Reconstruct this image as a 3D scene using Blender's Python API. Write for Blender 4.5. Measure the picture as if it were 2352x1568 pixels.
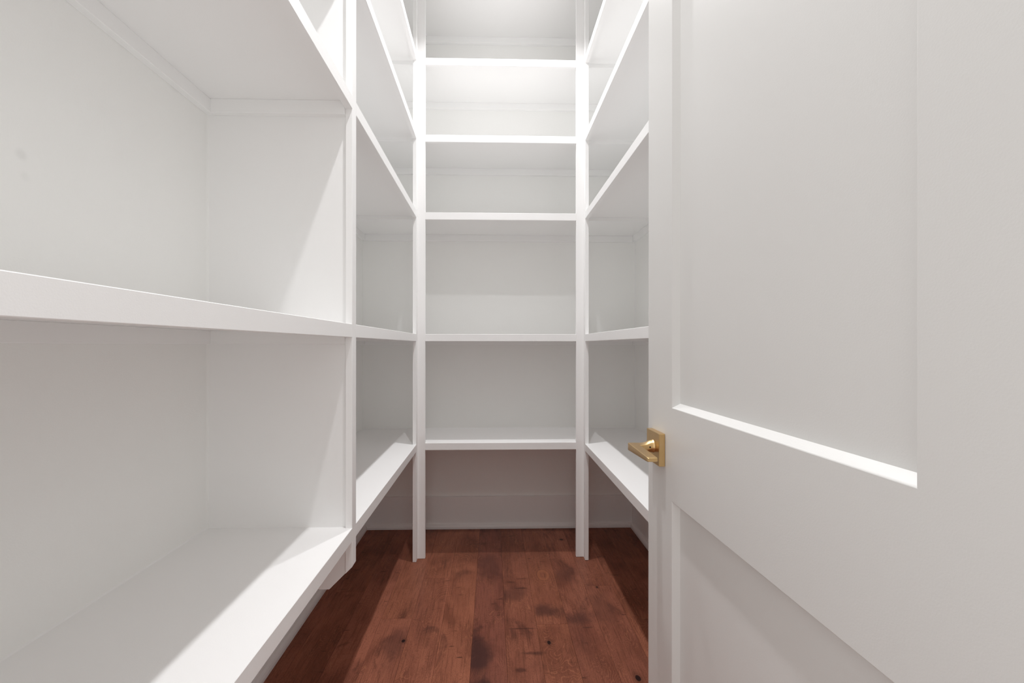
import bpy, bmesh, math, random
from mathutils import Vector, Matrix

# ---------------------------------------------------------------- scene, camera, light
scene = bpy.context.scene
for o in list(bpy.data.objects):
    bpy.data.objects.remove(o)
COL = scene.collection
scene.view_settings.view_transform = 'Standard'
scene.view_settings.look = 'None'
scene.view_settings.gamma = 1.0
scene.view_settings.use_curve_mapping = False
scene.view_settings.exposure = 0.0
scene.cycles.max_bounces = 13            # white paint everywhere: let the light bounce on
scene.cycles.diffuse_bounces = 13

CAM_H = 1.12
cam_data = bpy.data.cameras.new('camera')
cam = bpy.data.objects.new('camera', cam_data)
COL.objects.link(cam)
cam_data.sensor_width = 36.0
cam_data.sensor_fit = 'HORIZONTAL'
cam_data.lens = 1045.0 / 2352.0 * 36.0
cam_data.shift_x = 18.3 / 2352.0
cam_data.shift_y = 9.6 / 2352.0
cam_data.clip_start = 0.02
cam.matrix_world = (Matrix.Translation((0, 0, CAM_H)) @ Matrix.Rotation(-0.026, 4, 'Z')
                    @ Matrix.Rotation(math.pi / 2, 4, 'X') @ Matrix.Rotation(0.0005, 4, 'Z'))
scene.camera = cam

world = bpy.data.worlds.new('hall_daylight')
scene.world = world
world.use_nodes = True
world.node_tree.nodes['Background'].inputs[0].default_value = (1.0, 0.985, 0.96, 1)
world.node_tree.nodes['Background'].inputs[1].default_value = 1.06

CEIL = 3.02
LIGHTS = [(0.04, 2.12, 8.4, 122), (0.04, 0.94, 9.6, 118)]      # recessed downlights: x, y, watts, beam spread
for lx, ly, w, spread in LIGHTS:
    ld = bpy.data.lights.new('downlight_lamp', 'AREA')
    ld.shape = 'DISK'
    ld.size = 0.055
    ld.energy = w
    ld.color = (1.0, 0.99, 1.0)
    ld.spread = math.radians(spread)
    lo = bpy.data.objects.new('downlight_lamp', ld)
    lo.location = (lx, ly, CEIL - 0.012)
    COL.objects.link(lo)

# ---------------------------------------------------------------- materials
def new_mat(name):
    m = bpy.data.materials.new(name)
    m.use_nodes = True
    nt = m.node_tree
    return m, nt, nt.nodes['Principled BSDF']

def N(nt, t, **kw):
    n = nt.nodes.new(t)
    for k, v in kw.items():
        setattr(n, k, v)
    return n

def paint(name, col, rough, bump, scale, mottling=0.012, marks=()):
    m, nt, b = new_mat(name)
    b.inputs['Roughness'].default_value = rough
    tc = N(nt, 'ShaderNodeNewGeometry')
    n1 = N(nt, 'ShaderNodeTexNoise')
    n1.inputs['Scale'].default_value = 2.3
    n1.inputs['Detail'].default_value = 3
    nt.links.new(tc.outputs['Position'], n1.inputs['Vector'])
    mix = N(nt, 'ShaderNodeMix', data_type='RGBA')
    mix.inputs[6].default_value = tuple(c * (1 - mottling) for c in col) + (1,)
    mix.inputs[7].default_value = tuple(min(1, c * (1 + mottling)) for c in col) + (1,)
    nt.links.new(n1.outputs['Fac'], mix.inputs[0])
    out = mix.outputs[2]
    for (mx, my, mz, r, a) in marks:                 # rubbed smudges on the paint
        d = N(nt, 'ShaderNodeVectorMath', operation='DISTANCE')
        d.inputs[1].default_value = (mx, my, mz)
        nt.links.new(tc.outputs['Position'], d.inputs[0])
        mr = N(nt, 'ShaderNodeMapRange'); mr.interpolation_type = 'SMOOTHSTEP'
        mr.inputs[1].default_value = r * 0.2; mr.inputs[2].default_value = r
        mr.inputs[3].default_value = a; mr.inputs[4].default_value = 0.0
        nt.links.new(d.outputs['Value'], mr.inputs[0])
        mk = N(nt, 'ShaderNodeMix', data_type='RGBA')
        mk.inputs[7].default_value = (0.42, 0.42, 0.42, 1)
        nt.links.new(mr.outputs[0], mk.inputs[0]); nt.links.new(out, mk.inputs[6])
        out = mk.outputs[2]
    nt.links.new(out, b.inputs['Base Color'])
    n2 = N(nt, 'ShaderNodeTexNoise')
    n2.inputs['Scale'].default_value = scale
    n2.inputs['Detail'].default_value = 2
    nt.links.new(tc.outputs['Position'], n2.inputs['Vector'])
    bp = N(nt, 'ShaderNodeBump')
    bp.inputs['Strength'].default_value = bump
    bp.inputs['Distance'].default_value = 0.0006
    nt.links.new(n2.outputs['Fac'], bp.inputs['Height'])
    nt.links.new(bp.outputs['Normal'], b.inputs['Normal'])
    return m

XLW = -0.797
WHITE = (0.913, 0.914, 0.900)
M_WALL = paint('wall_paint', WHITE, 0.55, 0.5, 300)
M_WALL_L = paint('left_wall_paint', WHITE, 0.55, 0.5, 300, marks=((XLW, 0.791, 1.443, 0.014, 0.14), (XLW, 0.797, 1.408, 0.012, 0.06)))
M_TRIM = paint('satin_trim_paint', (0.922, 0.921, 0.918), 0.42, 0.15, 500, 0.006)
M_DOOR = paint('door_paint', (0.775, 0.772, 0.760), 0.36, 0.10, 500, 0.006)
M_CEIL = paint('ceiling_paint', (0.90, 0.897, 0.892), 0.7, 0.3, 250)

def brass():
    m, nt, b = new_mat('satin_brass')
    b.inputs['Metallic'].default_value = 1.0
    tc = N(nt, 'ShaderNodeTexCoord')
    n = N(nt, 'ShaderNodeTexNoise')
    n.inputs['Scale'].default_value = 45
    nt.links.new(tc.outputs['Object'], n.inputs['Vector'])
    cr = N(nt, 'ShaderNodeValToRGB')
    cr.color_ramp.elements[0].color = (0.62, 0.415, 0.185, 1)
    cr.color_ramp.elements[1].color = (0.72, 0.51, 0.26, 1)
    nt.links.new(n.outputs['Fac'], cr.inputs['Fac'])
    nt.links.new(cr.outputs['Color'], b.inputs['Base Color'])
    b.inputs['Roughness'].default_value = 0.32
    return m
M_BRASS = brass()

def flat(name, col, rough=0.6):
    m, nt, b = new_mat(name)
    n = N(nt, 'ShaderNodeTexNoise')
    n.inputs['Scale'].default_value = 80
    cr = N(nt, 'ShaderNodeValToRGB')
    cr.color_ramp.elements[0].color = tuple(c * 0.9 for c in col) + (1,)
    cr.color_ramp.elements[1].color = tuple(col) + (1,)
    nt.links.new(n.outputs['Fac'], cr.inputs['Fac'])
    nt.links.new(cr.outputs['Color'], b.inputs['Base Color'])
    b.inputs['Roughness'].default_value = rough
    return m
M_DARK = flat('dark_hole', (0.01, 0.008, 0.006), 0.8)
M_SUB = flat('subfloor', (0.05, 0.035, 0.025), 0.9)

def lens_mat():
    m, nt, b = new_mat('frosted_lit_lens')
    b.inputs['Base Color'].default_value = (0.9, 0.9, 0.9, 1)
    b.inputs['Emission Color'].default_value = (1, 0.985, 0.97, 1)
    b.inputs['Emission Strength'].default_value = 6.0
    return m
M_LENS = lens_mat()

def wood():
    m, nt, b = new_mat('stained_maple_planks')
    L = nt.links.new
    geo = N(nt, 'ShaderNodeNewGeometry')
    info = N(nt, 'ShaderNodeObjectInfo')
    def math_(op, a, bb=None, c=None, clamp=False):
        n = N(nt, 'ShaderNodeMath', operation=op, use_clamp=clamp)
        for i, v in enumerate((a, bb, c)):
            if v is None: continue
            if isinstance(v, (int, float)): n.inputs[i].default_value = v
            else: L(v, n.inputs[i])
        return n.outputs[0]
    off = N(nt, 'ShaderNodeCombineXYZ')
    L(math_('MULTIPLY', info.outputs['Random'], 37.0), off.inputs[0])
    L(math_('MULTIPLY', info.outputs['Random'], 91.0), off.inputs[1])
    L(math_('MULTIPLY', info.outputs['Random'], 13.0), off.inputs[2])
    add = N(nt, 'ShaderNodeVectorMath', operation='ADD')
    L(geo.outputs['Position'], add.inputs[0]); L(off.outputs[0], add.inputs[1])
    P = add.outputs[0]
    def scaled(sx, sy, sz=1.0, src=P):
        n = N(nt, 'ShaderNodeVectorMath', operation='MULTIPLY')
        n.inputs[1].default_value = (sx, sy, sz)
        L(src, n.inputs[0])
        return n.outputs[0]
    def noise(vec, scale, detail=4, rough=0.55, dist=0.0):
        n = N(nt, 'ShaderNodeTexNoise')
        n.inputs['Scale'].default_value = scale
        n.inputs['Detail'].default_value = detail
        n.inputs['Roughness'].default_value = rough
        n.inputs['Distortion'].default_value = dist
        L(vec, n.inputs['Vector'])
        return n.outputs['Fac']
    def rng(v, a, bb, c=0.0, d=1.0, smooth=True):
        n = N(nt, 'ShaderNodeMapRange')
        if smooth: n.interpolation_type = 'SMOOTHSTEP'
        n.inputs[1].default_value = a; n.inputs[2].default_value = bb
        n.inputs[3].default_value = c; n.inputs[4].default_value = d
        L(v, n.inputs[0])
        return n.outputs[0]
    def mixc(fac, a, bb, mode='MIX'):
        n = N(nt, 'ShaderNodeMix', data_type='RGBA', blend_type=mode)
        for i, v in ((0, fac), (6, a), (7, bb)):
            if isinstance(v, (int, float)): n.inputs[i].default_value = v
            elif isinstance(v, tuple): n.inputs[i].default_value = v + (1,)
            else: L(v, n.inputs[i])
        return n.outputs[2]
    # base tone: broad cloud of the stain within a plank
    cloud = noise(scaled(5.5, 2.6), 1.0, 5, 0.6, 0.6)
    col = mixc(rng(cloud, 0.30, 0.66), (0.200, 0.070, 0.043), (0.350, 0.128, 0.077))
    # plank-to-plank shade
    col = mixc(1.0, col, info.outputs['Color'], 'MULTIPLY')
    # swirling contour lines of the figure
    field = noise(scaled(7.0, 2.2), 1.0, 3, 0.5, 0.5)
    rings = math_('SINE', math_('MULTIPLY', field, 300.0))
    patch = rng(noise(scaled(9.0, 4.0), 1.0, 2), 0.42, 0.60)
    l1 = math_('MULTIPLY', rng(rings, 0.80, 1.0), math_('MULTIPLY', patch, 0.46))
    col = mixc(l1, col, (0.44, 0.175, 0.095))
    l2 = math_('MULTIPLY', math_('MULTIPLY', rng(rings, -1.0, -0.75, 1.0, 0.0), patch), 0.16)
    col = mixc(l2, col, (0.06, 0.022, 0.015))
    # fine straight grain
    fine = noise(scaled(210.0, 9.0), 1.0, 4, 0.6)
    col = mixc(math_('MULTIPLY', rng(fine, 0.45, 0.70), 0.42), col, (0.07, 0.024, 0.016))
    fine2 = noise(scaled(90.0, 5.0), 1.0, 3, 0.6, 0.3)
    col = mixc(math_('MULTIPLY', rng(fine2, 0.52, 0.75), 0.22), col, (0.33, 0.125, 0.065))
    # speckled pores
    pores = noise(scaled(420.0, 160.0), 1.0, 2)
    col = mixc(math_('MULTIPLY', rng(pores, 0.48, 0.72), 0.36), col, (0.06, 0.02, 0.014))
    # dark, purplish clouds where the stain took deeply
    blot = noise(scaled(10.0, 4.2, src=P), 1.0, 7, 0.62, 0.9)
    col = mixc(math_('MULTIPLY', rng(blot, 0.55, 0.72), 0.55), col, (0.055, 0.0225, 0.0185))
    # short dark cross streaks
    streak = noise(scaled(14.0, 85.0), 1.0, 2, 0.5, 0.2)
    smask = rng(noise(scaled(10.0, 5.0, src=scaled(1, 1)), 1.7, 1), 0.56, 0.66)
    col = mixc(math_('MULTIPLY', math_('MULTIPLY', rng(streak, 0.60, 0.72), smask), 0.7), col, (0.035, 0.014, 0.011))

    # named marks of the real boards (world position on the floor): knots, ring figure, dark patch
    def dist(cx, cy, sx, sy, wob=0.0):
        s = N(nt, 'ShaderNodeVectorMath', operation='SUBTRACT')
        s.inputs[1].default_value = (cx, cy, 0)
        L(geo.outputs['Position'], s.inputs[0])
        q = N(nt, 'ShaderNodeVectorMath', operation='MULTIPLY')
        q.inputs[1].default_value = (1 / sx, 1 / sy, 0)
        L(s.outputs[0], q.inputs[0])
        ln = N(nt, 'ShaderNodeVectorMath', operation='LENGTH')
        L(q.outputs[0], ln.inputs[0])
        d = ln.outputs['Value']
        if wob:
            w = noise(scaled(38.0, 26.0, src=geo.outputs['Position']), 1.0, 6, 0.65)
            d = math_('ADD', d, math_('MULTIPLY', math_('SUBTRACT', w, 0.5), wob))
        return d
    # dark clouds, each kept within its own board
    sep = N(nt, 'ShaderNodeSeparateXYZ'); L(geo.outputs['Position'], sep.inputs[0])
    def between(a, bb):
        return math_('MULTIPLY', math_('GREATER_THAN', sep.outputs[0], a), math_('LESS_THAN', sep.outputs[0], bb))
    def wdist(cx, cy, sx, sy, amt):
        w1 = noise(scaled(9.0, 6.0, src=geo.outputs['Position']), 1.0, 7, 0.62)
        d = dist(cx, cy, sx, sy)
        return math_('ADD', d, math_('MULTIPLY', math_('SUBTRACT', w1, 0.5), amt))
    for cx, cy, sx, sy, a, x0, x1 in ((-0.055, 1.64, 0.060, 0.13, 0.85, -0.075, 0.0515), (-0.060, 1.43, 0.075, 0.13, 0.85, -0.075, 0.0515),
                              (0.235, 1.915, 0.07, 0.055, 0.70, 0.178, 0.3045), (-0.01, 2.30, 0.07, 0.12, 0.40, -0.075, 0.0515),
                              (0.10, 2.06, 0.05, 0.07, 0.45, 0.0515, 0.178), (-0.37, 1.72, 0.05, 0.10, 0.50, -0.4545, -0.328),
                              (0.36, 1.86, 0.06, 0.05, 0.55, 0.3045, 0.431), (0.47, 1.95, 0.05, 0.16, 0.35, 0.431, 0.5575),
                              (-0.14, 2.25, 0.06, 0.05, 0.35, -0.2015, -0.075), (0.37, 2.2, 0.05, 0.1, 0.40, 0.3045, 0.431)):
        d = wdist(cx, cy, sx, sy, 3.0)
        col = mixc(math_('MULTIPLY', math_('MULTIPLY', rng(d, 0.35, 1.35, 1.0, 0.0), a), between(x0, x1)), col, (0.060, 0.027, 0.024))
    # long dark streaks across boards
    for cx, cy, sx, sy in ((0.145, 1.655, 0.045, 0.010), (0.10, 1.57, 0.020, 0.010), (0.085, 2.155, 0.026, 0.008),
                           (0.14, 2.185, 0.035, 0.004), (-0.14, 2.05, 0.028, 0.009), (0.13, 2.10, 0.035, 0.006), (0.115, 1.80, 0.05, 0.004),
                           (0.38, 1.80, 0.03, 0.007)):
        d = wdist(cx, cy, sx, sy, 3.5)
        col = mixc(math_('MULTIPLY', rng(d, 0.2, 1.3, 1.0, 0.0), 0.60), col, (0.042, 0.018, 0.015))
    # ring figure around a bud
    d = dist(0.2484, 2.2176, 0.026, 0.046, 0.35)
    near = rng(d, 0.9, 3.6, 1.0, 0.0)
    w = math_('SINE', math_('MULTIPLY', d, 14.0))
    col = mixc(math_('MULTIPLY', math_('MULTIPLY', rng(w, 0.55, 1.0), near), 0.5), col, (0.34, 0.13, 0.06))
    ring = math_('MULTIPLY', rng(d, 0.55, 0.85), rng(d, 0.85, 1.25, 1.0, 0.0))
    col = mixc(math_('MULTIPLY', ring, 0.45), col, (0.42, 0.155, 0.075))
    # knots
    for cx, cy, sx, sy in ((-0.3362, 1.735, 0.0068, 0.0095), (0.215, 1.7125, 0.0068, 0.0115), (0.4923, 1.521, 0.009, 0.014),
                           (0.4864, 2.0993, 0.0045, 0.007), (0.40, 2.62, 0.010, 0.008)):
        d = dist(cx, cy, sx, sy, 0.3)
        halo = math_('MULTIPLY', rng(d, 1.0, 3.0, 1.0, 0.0), 0.45)
        col = mixc(halo, col, (0.075, 0.027, 0.018))
        col = mixc(math_('MULTIPLY', rng(d, 0.85, 1.15, 1.0, 0.0), 0.9), col, (0.013, 0.008, 0.009))
        rim = math_('MULTIPLY', rng(d, 0.95, 1.2), rng(d, 1.2, 1.5, 1.0, 0.0))
        col = mixc(math_('MULTIPLY', rim, 0.35), col, (0.22, 0.09, 0.06))
    L(col, b.inputs['Base Color'])
    b.inputs['Specular IOR Level'].default_value = 0.10
    L(rng(fine2, 0.3, 0.8, 0.30, 0.42, False), b.inputs['Roughness'])
    bp = N(nt, 'ShaderNodeBump')
    bp.inputs['Strength'].default_value = 0.12
    bp.inputs['Distance'].default_value = 0.0005
    L(fine, bp.inputs['Height'])
    L(bp.outputs['Normal'], b.inputs['Normal'])
    return m
M_WOOD = wood()

# ---------------------------------------------------------------- mesh helpers (world coordinates in, local out)
def box(bm, x0, x1, y0, y1, z0, z1, bev=0.0):
    tmp = bmesh.new()
    vs = [tmp.verts.new(p) for p in ((x0, y0, z0), (x1, y0, z0), (x1, y1, z0), (x0, y1, z0),
                                     (x0, y0, z1), (x1, y0, z1), (x1, y1, z1), (x0, y1, z1))]
    for f in ((3, 2, 1, 0), (4, 5, 6, 7), (0, 1, 5, 4), (1, 2, 6, 5), (2, 3, 7, 6), (3, 0, 4, 7)):
        tmp.faces.new([vs[i] for i in f])
    if bev:
        bmesh.ops.bevel(tmp, geom=list(tmp.edges), offset=bev, segments=1, affect='EDGES')
    me = bpy.data.meshes.new('tmp'); tmp.to_mesh(me); tmp.free()
    bm.from_mesh(me); bpy.data.meshes.remove(me)

def prism(bm, pts, axis, a, b, bev=0.0):
    """pts: 2D outline; axis: 0,1,2 is the extrusion axis, a..b the range."""
    tmp = bmesh.new()
    def P(p, t):
        q = list(p); q.insert(axis, t); return q
    va = [tmp.verts.new(P(p, a)) for p in pts]
    vb = [tmp.verts.new(P(p, b)) for p in pts]
    n = len(pts)
    tmp.faces.new(va); tmp.faces.new(vb[::-1])
    for i in range(n):
        tmp.faces.new([va[i], vb[i], vb[(i + 1) % n], va[(i + 1) % n]])
    bmesh.ops.recalc_face_normals(tmp, faces=tmp.faces)
    if bev:
        bmesh.ops.bevel(tmp, geom=list(tmp.edges), offset=bev, segments=1, affect='EDGES')
    me = bpy.data.meshes.new('tmp'); tmp.to_mesh(me); tmp.free()
    bm.from_mesh(me); bpy.data.meshes.remove(me)

def obj(name, bm, mat, parent=None, label=None, cat=None, kind=None, group=None, smooth=False):
    bmesh.ops.recalc_face_normals(bm, faces=bm.faces)
    if parent is not None:
        off = ORIGIN[parent.name]
        bmesh.ops.translate(bm, verts=bm.verts, vec=-off)
        loc = Vector((0, 0, 0)); org = off
    else:
        xs = [v.co for v in bm.verts]
        lo = Vector([min(v[i] for v in xs) for i in range(3)]); hi = Vector([max(v[i] for v in xs) for i in range(3)])
        org = Vector(((lo.x + hi.x) / 2, (lo.y + hi.y) / 2, lo.z))
        bmesh.ops.translate(bm, verts=bm.verts, vec=-org)
        loc = org
    me = bpy.data.meshes.new(name); bm.to_mesh(me); bm.free()
    if smooth:
        for p in me.polygons: p.use_smooth = True
    me.materials.append(mat)
    o = bpy.data.objects.new(name, me)
    COL.objects.link(o)
    o.location = loc
    if parent is not None: o.parent = parent
    ORIGIN[o.name] = org
    for k, v in (('label', label), ('category', cat), ('kind', kind), ('group', group)):
        if v: o[k] = v
    return o
ORIGIN = {}

def boxobj(name, dims, mat, parent=None, bev=0.0, **kw):
    bm = bmesh.new(); box(bm, *dims, bev=bev)
    return obj(name, bm, mat, parent, **kw)

def thing(name, loc, label=None, cat=None, group=None, kind=None):
    o = bpy.data.objects.new(name, None)
    COL.objects.link(o)
    o.empty_display_size = 0.05
    o.location = loc
    ORIGIN[o.name] = Vector(loc)
    for k, v in (('label', label), ('category', cat), ('kind', kind), ('group', group)):
        if v: o[k] = v
    return o

# ---------------------------------------------------------------- main dimensions (metres)
XL, XR = -0.797, 0.890          # side walls
YB, YF = 2.820, 0.235           # back wall, front (doorway) wall inner face
AL, AR = -0.392, 0.485          # front planes of the left / right runs
YP = 2.401                      # front plane of the back run
T = 0.019                       # board thickness
YD0, YD1 = 1.2857, 1.3220       # stile of the dividers
SW = 0.040                      # post face width
PW = 0.038                      # side board of the corner posts
HN = 0.0375                     # shelf front edge height
ZS = [2.633, 2.2288, 1.8204, 1.1806, 0.6082]   # shelf top heights, top to bottom
WT = 0.12

# ---------------------------------------------------------------- room shell
boxobj('wall_left', (XL - WT, XL, YF - WT, YB + WT, -0.02, CEIL + 0.1), M_WALL_L, kind='structure')
boxobj('wall_right', (XR, XR + WT, YF - WT, YB + WT, -0.02, CEIL + 0.1), M_WALL, kind='structure')
boxobj('wall_back', (XL, XR, YB, YB + WT, -0.02, CEIL + 0.1), M_WALL, kind='structure')
DX0, DX1, DTOP = -0.372, 0.362, 2.46
bm = bmesh.new()
box(bm, XL, DX0, YF - WT, YF, -0.02, CEIL + 0.1)
box(bm, DX1, XR, YF - WT, YF, -0.02, CEIL + 0.1)
box(bm, DX0, DX1, YF - WT, YF, DTOP, CEIL + 0.1)
obj('wall_front', bm, M_WALL, kind='structure')
boxobj('ceiling', (XL, XR, YF, YB, CEIL, CEIL + 0.1), M_CEIL, kind='structure')
# door frame lining the opening
bm = bmesh.new()
box(bm, DX0, DX0 + 0.012, YF - WT - 0.005, YF + 0.005, 0.0, DTOP, 0.001)
box(bm, DX1 - 0.012, DX1, YF - WT - 0.005, YF + 0.005, 0.0, DTOP, 0.001)
box(bm, DX0 + 0.012, DX1 - 0.012, YF - WT - 0.005, YF + 0.005, DTOP - 0.012, DTOP, 0.001)
obj('trim_1', bm, M_TRIM, kind='structure')

# floor: subfloor with one object per plank
floor = boxobj('floor', (XL - WT, XR + WT, -1.2, YB + WT, -0.05, -0.019), M_SUB, kind='structure')
random.seed(11)
PB, PWD = -0.075, 0.1265
joints = {-4: [1.884, 0.62], -3: [1.884, 0.55], -6: [1.884, 0.7], -5: [2.087, 0.9], -2: [2.20, 1.02], -1: [0.86],
          0: [0.40], 1: [1.22], 2: [1.825, 0.7], 3: [0.95], 4: [2.112, 0.8], 5: [1.31], 6: [1.9, 0.8], 7: [1.5], -7: [1.4]}
joints[-3] = [1.879, 0.5]; joints[-4] = [0.98, 2.46]
TONE = {0: 0.74, -1: 1.06, -2: 1.06, -3: 0.93, -4: 1.0, 1: 0.93, 2: 1.02, 3: 0.98, 4: 0.94}
for k in range(-7, 9):
    x0 = PB + k * PWD; x1 = x0 + PWD
    x0 = max(x0, XL - 0.06); x1 = min(x1, XR + 0.06)
    if x1 - x0 < 0.01: continue
    ys = [-1.18] + sorted(joints.get(k, [1.0])) + [YB + 0.05]
    for a, b_ in zip(ys[:-1], ys[1:]):
        lift = random.uniform(-0.00025, 0.00025)
        pk = boxobj('floor_plank', (x0 + 0.0002, x1 - 0.0002, a + 0.0003, b_ - 0.0003, -0.019, lift), M_WOOD, floor, bev=0.0005)
        v = TONE.get(k, 0.95) * random.uniform(0.93, 1.07)
        c = random.uniform(-0.03, 0.05)
        pk.color = (v, v * (1 - (0.0 if k else 0.02)), v * (1 + (0.10 if k == 0 else c)), 1)

# baseboards with shoe moulding
def baseboard(name, side):
    bt, sh, st, shh = 0.019, 0.192, 0.019, 0.028
    if side == 'back':
        b = boxobj(name, (XL + bt, XR - bt, YB - bt, YB, 0.0005, sh), M_TRIM, kind='structure', bev=0.0015)
        pts = [(YB - bt, 0.0005), (YB - bt - st, 0.0005), (YB - bt - st, shh * 0.45), (YB - bt - st * 0.82, shh * 0.75),
               (YB - bt - st * 0.4, shh * 0.97), (YB - bt, shh)]
        bm = bmesh.new(); prism(bm, pts, 0, XL + bt + st * 0.5, XR - bt - st * 0.5)
    else:
        s = 1 if side == 'left' else -1
        xw = XL if side == 'left' else XR
        xs = sorted((xw, xw + s * bt))
        b = boxobj(name, (xs[0], xs[1], YF, YB, 0.0005, sh), M_TRIM, kind='structure', bev=0.0015)
        x = xw + s * bt
        pts = [(x, 0.0005), (x + s * st, 0.0005), (x + s * st, shh * 0.45), (x + s * st * 0.82, shh * 0.75),
               (x + s * st * 0.4, shh * 0.97), (x, shh)]
        bm = bmesh.new(); prism(bm, pts, 1, YF, YB - bt)
    obj('shoe_molding', bm, M_TRIM, b)
baseboard('baseboard_left', 'left'); baseboard('baseboard_right', 'right'); baseboard('baseboard_back', 'back')

# flat trim where walls meet the ceiling
boxobj('trim_2', (XL, XR, YB - T, YB, CEIL - 0.04, CEIL), M_TRIM, kind='structure', bev=0.001)
boxobj('trim_3', (XL, XL + T, YF, YB - T, CEIL - 0.04, CEIL), M_TRIM, kind='structure', bev=0.001)
boxobj('trim_4', (XR - T, XR, YF, YB - T, CEIL - 0.04, CEIL), M_TRIM, kind='structure', bev=0.001)

# ---------------------------------------------------------------- posts and dividers
EB = 0.0010
def corner_post(side, label):
    s = -1 if side == 'left' else 1
    a = AL if side == 'left' else AR
    t = thing('corner_post', (a, YP, 0), label, 'post')
    xs = sorted((a, a + s * T))
    boxobj('side_board', (xs[0], xs[1], YP - PW, YP, 0.001, CEIL), M_TRIM, t, bev=EB)
    xs = sorted((a - s * SW, a + s * 0.004))
    bm = bmesh.new(); box(bm, xs[0], xs[1], YP, YP + T, 0.001, CEIL, EB)
    obj('face_board', bm, M_TRIM, t)
corner_post('left', 'full-height white L-shaped corner post left of the back shelves, standing on the wood floor')
corner_post('right', 'full-height white L-shaped corner post right of the back shelves, beyond the brass door lever')

def divider(side, label):
    s = -1 if side == 'left' else 1
    a = AL if side == 'left' else AR
    w = XL if side == 'left' else XR
    t = thing('shelf_divider', (a + s * 0.2, YD0, 0.4334), label, 'partition')
    z0 = 0.4334
    xi = a + s * T
    pts = [(w, z0), (a + s * 0.0665, z0), (xi, 0.4805), (xi, CEIL), (w, CEIL)]
    yc = (YD0 + YD1) / 2
    bm = bmesh.new(); prism(bm, pts, 1, yc - T / 2, yc + T / 2)
    obj('divider_panel', bm, M_TRIM, t)
    pts = [(xi, 0.4805), (a, 0.4995), (a, CEIL), (xi, CEIL)]
    bm = bmesh.new(); prism(bm, pts, 1, YD0, YD1, EB)
    obj('face_stile', bm, M_TRIM, t)
    # paint-filled caulk bead where the panel meets the wall
    for ys, d in ((yc - T / 2, -1), (yc + T / 2, 1)):
        bm = bmesh.new()
        c = 0.0045
        prism(bm, [(w, ys), (w - s * c, ys), (w - s * c * 0.35, ys + d * c * 0.35), (w, ys + d * c)], 2, z0, CEIL)
        obj('caulk_bead', bm, M_WALL, t)
divider('left', 'white upright divider between the left shelf bays, its foot cut at a slant')
divider('right', 'white upright divider of the right-hand shelves, hidden behind the open door')

# ---------------------------------------------------------------- shelves
def nosing(t, axis, front, back, a, b, z):
    """1x2 lip on the front of a shelf; only its two front arrises are eased. axis: 0 runs along x, 1 along y"""
    d = 0.0010 * (1 if back > front else -1)
    pts = [(front, z - HN + 0.001), (front + d, z - HN), (back, z - HN), (back, z), (front + d, z), (front, z - 0.001)]
    bm = bmesh.new(); prism(bm, pts, axis, a, b)
    obj('front_edge', bm, M_TRIM, t)

def cleat(t, dims):
    boxobj('support_cleat', dims, M_TRIM, t, bev=0.0012)

CLH = 0.038
def side_shelf(side, bay, z, label, group):
    s = -1 if side == 'left' else 1
    a = AL if side == 'left' else AR
    w = XL if side == 'left' else XR
    yc = (YD0 + YD1) / 2
    if bay == 'near': y0, y1, n0, n1 = YF, yc - T / 2, YF, YD0
    else:             y0, y1, n0, n1 = yc + T / 2, YP, YD1, YP - PW
    t = thing('wall_shelf', ((a + w) / 2, (y0 + y1) / 2, z), label, 'shelf', group)
    xs = sorted((w, a + s * T))
    boxobj('shelf_board', (xs[0], xs[1], y0, y1, z - T, z), M_TRIM, t)
    nosing(t, 1, a, a + s * T, n0, n1, z)
    zc0, zc1 = z - T - CLH, z - T
    xw = sorted((w, w - s * T))
    cleat(t, (xw[0], xw[1], y0, y1, zc0, zc1))
    xe = sorted((w - s * T, a + s * T))
    if bay == 'near':
        cleat(t, (xe[0], xe[1], y1 - T, y1, zc0, zc1))
        cleat(t, (xe[0], xe[1], y0, y0 + T, zc0, zc1))
    else:
        cleat(t, (xe[0], xe[1], y0, y0 + T, zc0, zc1))
    # caulk bead along the wall side of the board top
    bm = bmesh.new(); c = 0.003
    prism(bm, [(w, z), (w - s * c, z), (w, z + c)], 1, y0, y1)
    obj('caulk_bead', bm, M_TRIM, t)

def back_shelf(z, label, group):
    t = thing('wall_shelf', ((XL + XR) / 2, YB - 0.2, z), label, 'shelf', group)
    boxobj('shelf_board', (XL, XR, YP + T, YB, z - T, z), M_TRIM, t)
    nosing(t, 0, YP, YP + T, AL + SW, AR - SW, z)
    boxobj('front_edge', (XL, AL - 0.004, YP, YP + T, z - HN, z), M_TRIM, t)
    boxobj('front_edge', (AR + 0.004, XR, YP, YP + T, z - HN, z), M_TRIM, t)
    zc0, zc1 = z - T - CLH, z - T
    cleat(t, (XL + T, XR - T, YB - T, YB, zc0, zc1))
    cleat(t, (XL, XL + T, YP + T, YB, zc0, zc1))
    cleat(t, (XR - T, XR, YP + T, YB, zc0, zc1))
    bm = bmesh.new(); c = 0.003
    prism(bm, [(YB, z), (YB - c, z), (YB, z + c)], 0, XL, XR)
    obj('caulk_bead', bm, M_TRIM, t)

LV = ['topmost', 'second from the top', 'middle of five', 'second from the bottom', 'lowest']
for i, z in enumerate(ZS):
    back_shelf(z, 'white shelf across the back wall, %s' % LV[i], 'shelves across the back wall')
for i, z in enumerate(ZS):
    side_shelf('left', 'far', z, 'white shelf between left divider and corner post, %s' % LV[i], 'shelves of the far left bay')
for i, z in enumerate(ZS):
    lab = 'large white shelf in the left foreground bay, %s' % LV[i]
    side_shelf('left', 'near', z, lab, 'shelves of the near left bay')
for i, z in enumerate(ZS):
    side_shelf('right', 'far', z, 'white shelf on the right wall, reaching behind the door, %s' % LV[i], 'shelves of the right-hand run')

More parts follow.
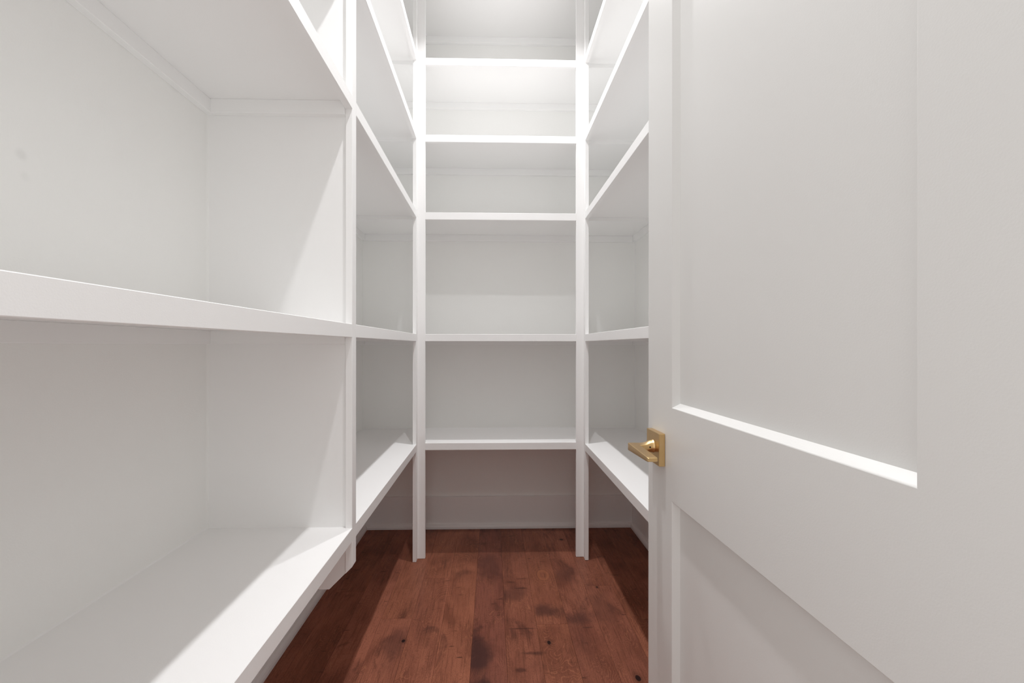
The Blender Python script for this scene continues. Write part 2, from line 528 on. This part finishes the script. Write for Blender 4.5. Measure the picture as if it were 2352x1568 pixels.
# ---------------------------------------------------------------- open shaker door
HX, HY, DA = 0.3481, 0.2432, 0.0247
DW, DH, DT = 0.711, 2.44, 0.035
door = thing('door_1', (HX, HY, 0), kind='structure')
door['label'] = 'open white two-panel shaker door with brass lever'
door.rotation_euler = (0, 0, DA)
ORIGIN['door_1'] = Vector((0, 0, 0))      # door parts are modelled in the door's own frame
S = 0.119                                   # stile width
Z0, ZT = 0.012, DH
R1a, R1b = 0.8297, 1.0057                   # lock rail
RB, RT = 0.245, DH - 0.12
ES = 0.0018                                  # eased edge of the panel moulding
boxobj('stile', (0, DT, 0, S - ES, Z0, ZT), M_DOOR, door)
boxobj('stile', (0, DT, DW - S + ES, DW, Z0, ZT), M_DOOR, door)
for za, zb in ((Z0, RB - ES), (R1a + ES, R1b - ES), (RT + ES, ZT)):
    boxobj('rail', (0, DT, S - ES, DW - S + ES, za, zb), M_DOOR, door)
REC, BW = 0.012, 0.0078
def door_panel(za, zb):
    """flat recessed panel with its sloped moulding and a rounded arris, on both faces of the door"""
    bm = bmesh.new()
    y0, y1 = S, DW - S
    prof = [(0.0, -ES), (0.00025, -ES * 0.62), (0.0008, -ES * 0.28), (0.0018, 0.0), (REC - 0.0008, BW - 0.0006), (REC, BW)]
    def ring(x, o):
        return [(x, y0 + o, za + o), (x, y1 - o, za + o), (x, y1 - o, zb - o), (x, y0 + o, zb - o)]
    fr = [[bm.verts.new(p) for p in ring(x, o)] for x, o in prof]
    bk = [[bm.verts.new(p) for p in ring(DT - x, o)] for x, o in prof]
    for rows in (fr, bk):
        for r0, r1 in zip(rows[:-1], rows[1:]):
            for k in range(4):
                j = (k + 1) % 4
                bm.faces.new([r0[k], r0[j], r1[j], r1[k]])
        bm.faces.new(rows[-1])
    for k in range(4):
        j = (k + 1) % 4
        bm.faces.new([fr[0][k], fr[0][j], bk[0][j], bk[0][k]])
    obj('door_panel', bm, M_DOOR, door)
door_panel(RB, R1a); door_panel(R1b, RT)

# brass lever: rosette > neck, lever, set screw (door frame coordinates, -x is out of the door face)
HZ, HYc = 0.919, 0.6562
ros = boxobj('lever_handle', (-0.012, -0.0002, HYc - 0.0325, HYc + 0.0325, HZ - 0.0315, HZ + 0.0315), M_BRASS, door, bev=0.0008,
             label='satin brass lever on a square rosette')
def ring_section(kind, p, yc, zc, a, b, r, n=48):
    """closed section in the y-z plane at x=-p; superellipse-like rounded rectangle with half sizes a (y), b (z)"""
    out = []
    for k in range(n):
        th = 2 * math.pi * k / n
        c, s_ = math.cos(th), math.sin(th)
        e = r
        yy = a * math.copysign(abs(c) ** e, c); zz = b * math.copysign(abs(s_) ** e, s_)
        out.append((-p, yc + yy, zc + zz))
    return out
def loft(sections, caps=True):
    bm = bmesh.new()
    rows = [[bm.verts.new(q) for q in s_] for s_ in sections]
    n = len(rows[0])
    for r0, r1 in zip(rows[:-1], rows[1:]):
        for k in range(n):
            bm.faces.new([r0[k], r0[(k + 1) % n], r1[(k + 1) % n], r1[k]])
    if caps:
        bm.faces.new(rows[0][::-1]); bm.faces.new(rows[-1])
    return bm
NZ = HZ + 0.0015
def neck_sec(p, a, top, bot, e):
    return ring_section('', p, HYc, NZ + (top - bot) / 2, a, (top + bot) / 2, e)
neck = loft([neck_sec(0.0118, 0.0130, 0.0130, 0.0130, 1.0), neck_sec(0.0135, 0.0122, 0.0122, 0.0122, 1.0),
             neck_sec(0.0155, 0.0118, 0.0117, 0.0118, 1.0), neck_sec(0.0195, 0.0116, 0.0108, 0.0117, 0.97),
             neck_sec(0.0240, 0.0116, 0.0084, 0.0114, 0.82), neck_sec(0.0285, 0.0118, 0.0064, 0.0110, 0.60),
             neck_sec(0.0340, 0.0121, 0.0050, 0.0106, 0.40), neck_sec(0.0410, 0.0124, 0.0046, 0.0102, 0.22),
             neck_sec(0.0480, 0.0124, 0.0045, 0.0101, 0.18)])
nck = obj('neck', neck, M_BRASS, ros, smooth=True)
def lever_section(y, x0, x1, zt, zb, n=48):
    cx, cz = -(x0 + x1) / 2, (zt + zb) / 2
    a, b = (x1 - x0) / 2, (zt - zb) / 2
    out = []
    for k in range(n):
        th = 2 * math.pi * k / n
        c, s_ = math.cos(th), math.sin(th)
        e = 0.17
        out.append((cx + a * math.copysign(abs(c) ** e, c), y, cz + b * math.copysign(abs(s_) ** e, s_)))
    return out
zt = 0.9253
ye, yt = HYc + 0.0125, 0.7950 - 0.2525
secs = []
for u in (0, 0.012, 0.03, 0.1, 0.25, 0.5, 0.75, 0.93, 0.985, 1.0):
    y = ye + (yt - ye) * u
    shrink = 0.0012 if u in (0, 1.0) else (0.0003 if u in (0.012, 0.985) else 0)
    th = 0.0150 + (0.0080 - 0.0150) * min(1, u * 1.02)
    x0 = 0.0410 + 0.0050 * u
    x1 = 0.0588 + 0.0058 * u
    secs.append(lever_section(y, x0 + shrink, x1 - shrink, zt - shrink, zt - th + shrink))
lev = obj('lever', loft(secs), M_BRASS, ros, smooth=True)
for o in (lev, nck):
    md = o.modifiers.new('edge_split', 'EDGE_SPLIT'); md.split_angle = math.radians(32)
bm = bmesh.new()
bmesh.ops.create_cone(bm, cap_ends=True, segments=12, radius1=0.0017, radius2=0.0017, depth=0.002,
                      matrix=Matrix.Translation((-0.0215, HYc - 0.0111, NZ)) @ Matrix.Rotation(math.pi / 2, 4, 'X'))
obj('set_screw', bm, M_DARK, ros, label='dark set screw hole')

# ---------------------------------------------------------------- recessed ceiling lights
for k, (lx, ly, w, spread) in enumerate(LIGHTS):
    t = thing('recessed_light', (lx, ly, CEIL), ['round recessed ceiling light over the far end, near the back shelves',
              'round recessed ceiling light just inside the doorway'][k], 'ceiling light', 'recessed ceiling lights')
    bm = bmesh.new(); n = 40
    prof = [(0.052, 0.0), (0.050, -0.004), (0.060, -0.006), (0.070, -0.003), (0.072, 0.0)]
    rows = [[bm.verts.new((lx + r * math.cos(2 * math.pi * i / n), ly + r * math.sin(2 * math.pi * i / n), CEIL + z)) for i in range(n)] for r, z in prof]
    for r0, r1 in zip(rows[:-1], rows[1:]):
        for i in range(n): bm.faces.new([r0[i], r0[(i + 1) % n], r1[(i + 1) % n], r1[i]])
    obj('trim_ring', bm, M_TRIM, t, smooth=True)
    bm = bmesh.new()
    bmesh.ops.create_cone(bm, cap_ends=True, segments=n, radius1=0.052, radius2=0.052, depth=0.003,
                          matrix=Matrix.Translation((lx, ly, CEIL - 0.0016)))
    obj('lens', bm, M_LENS, t)
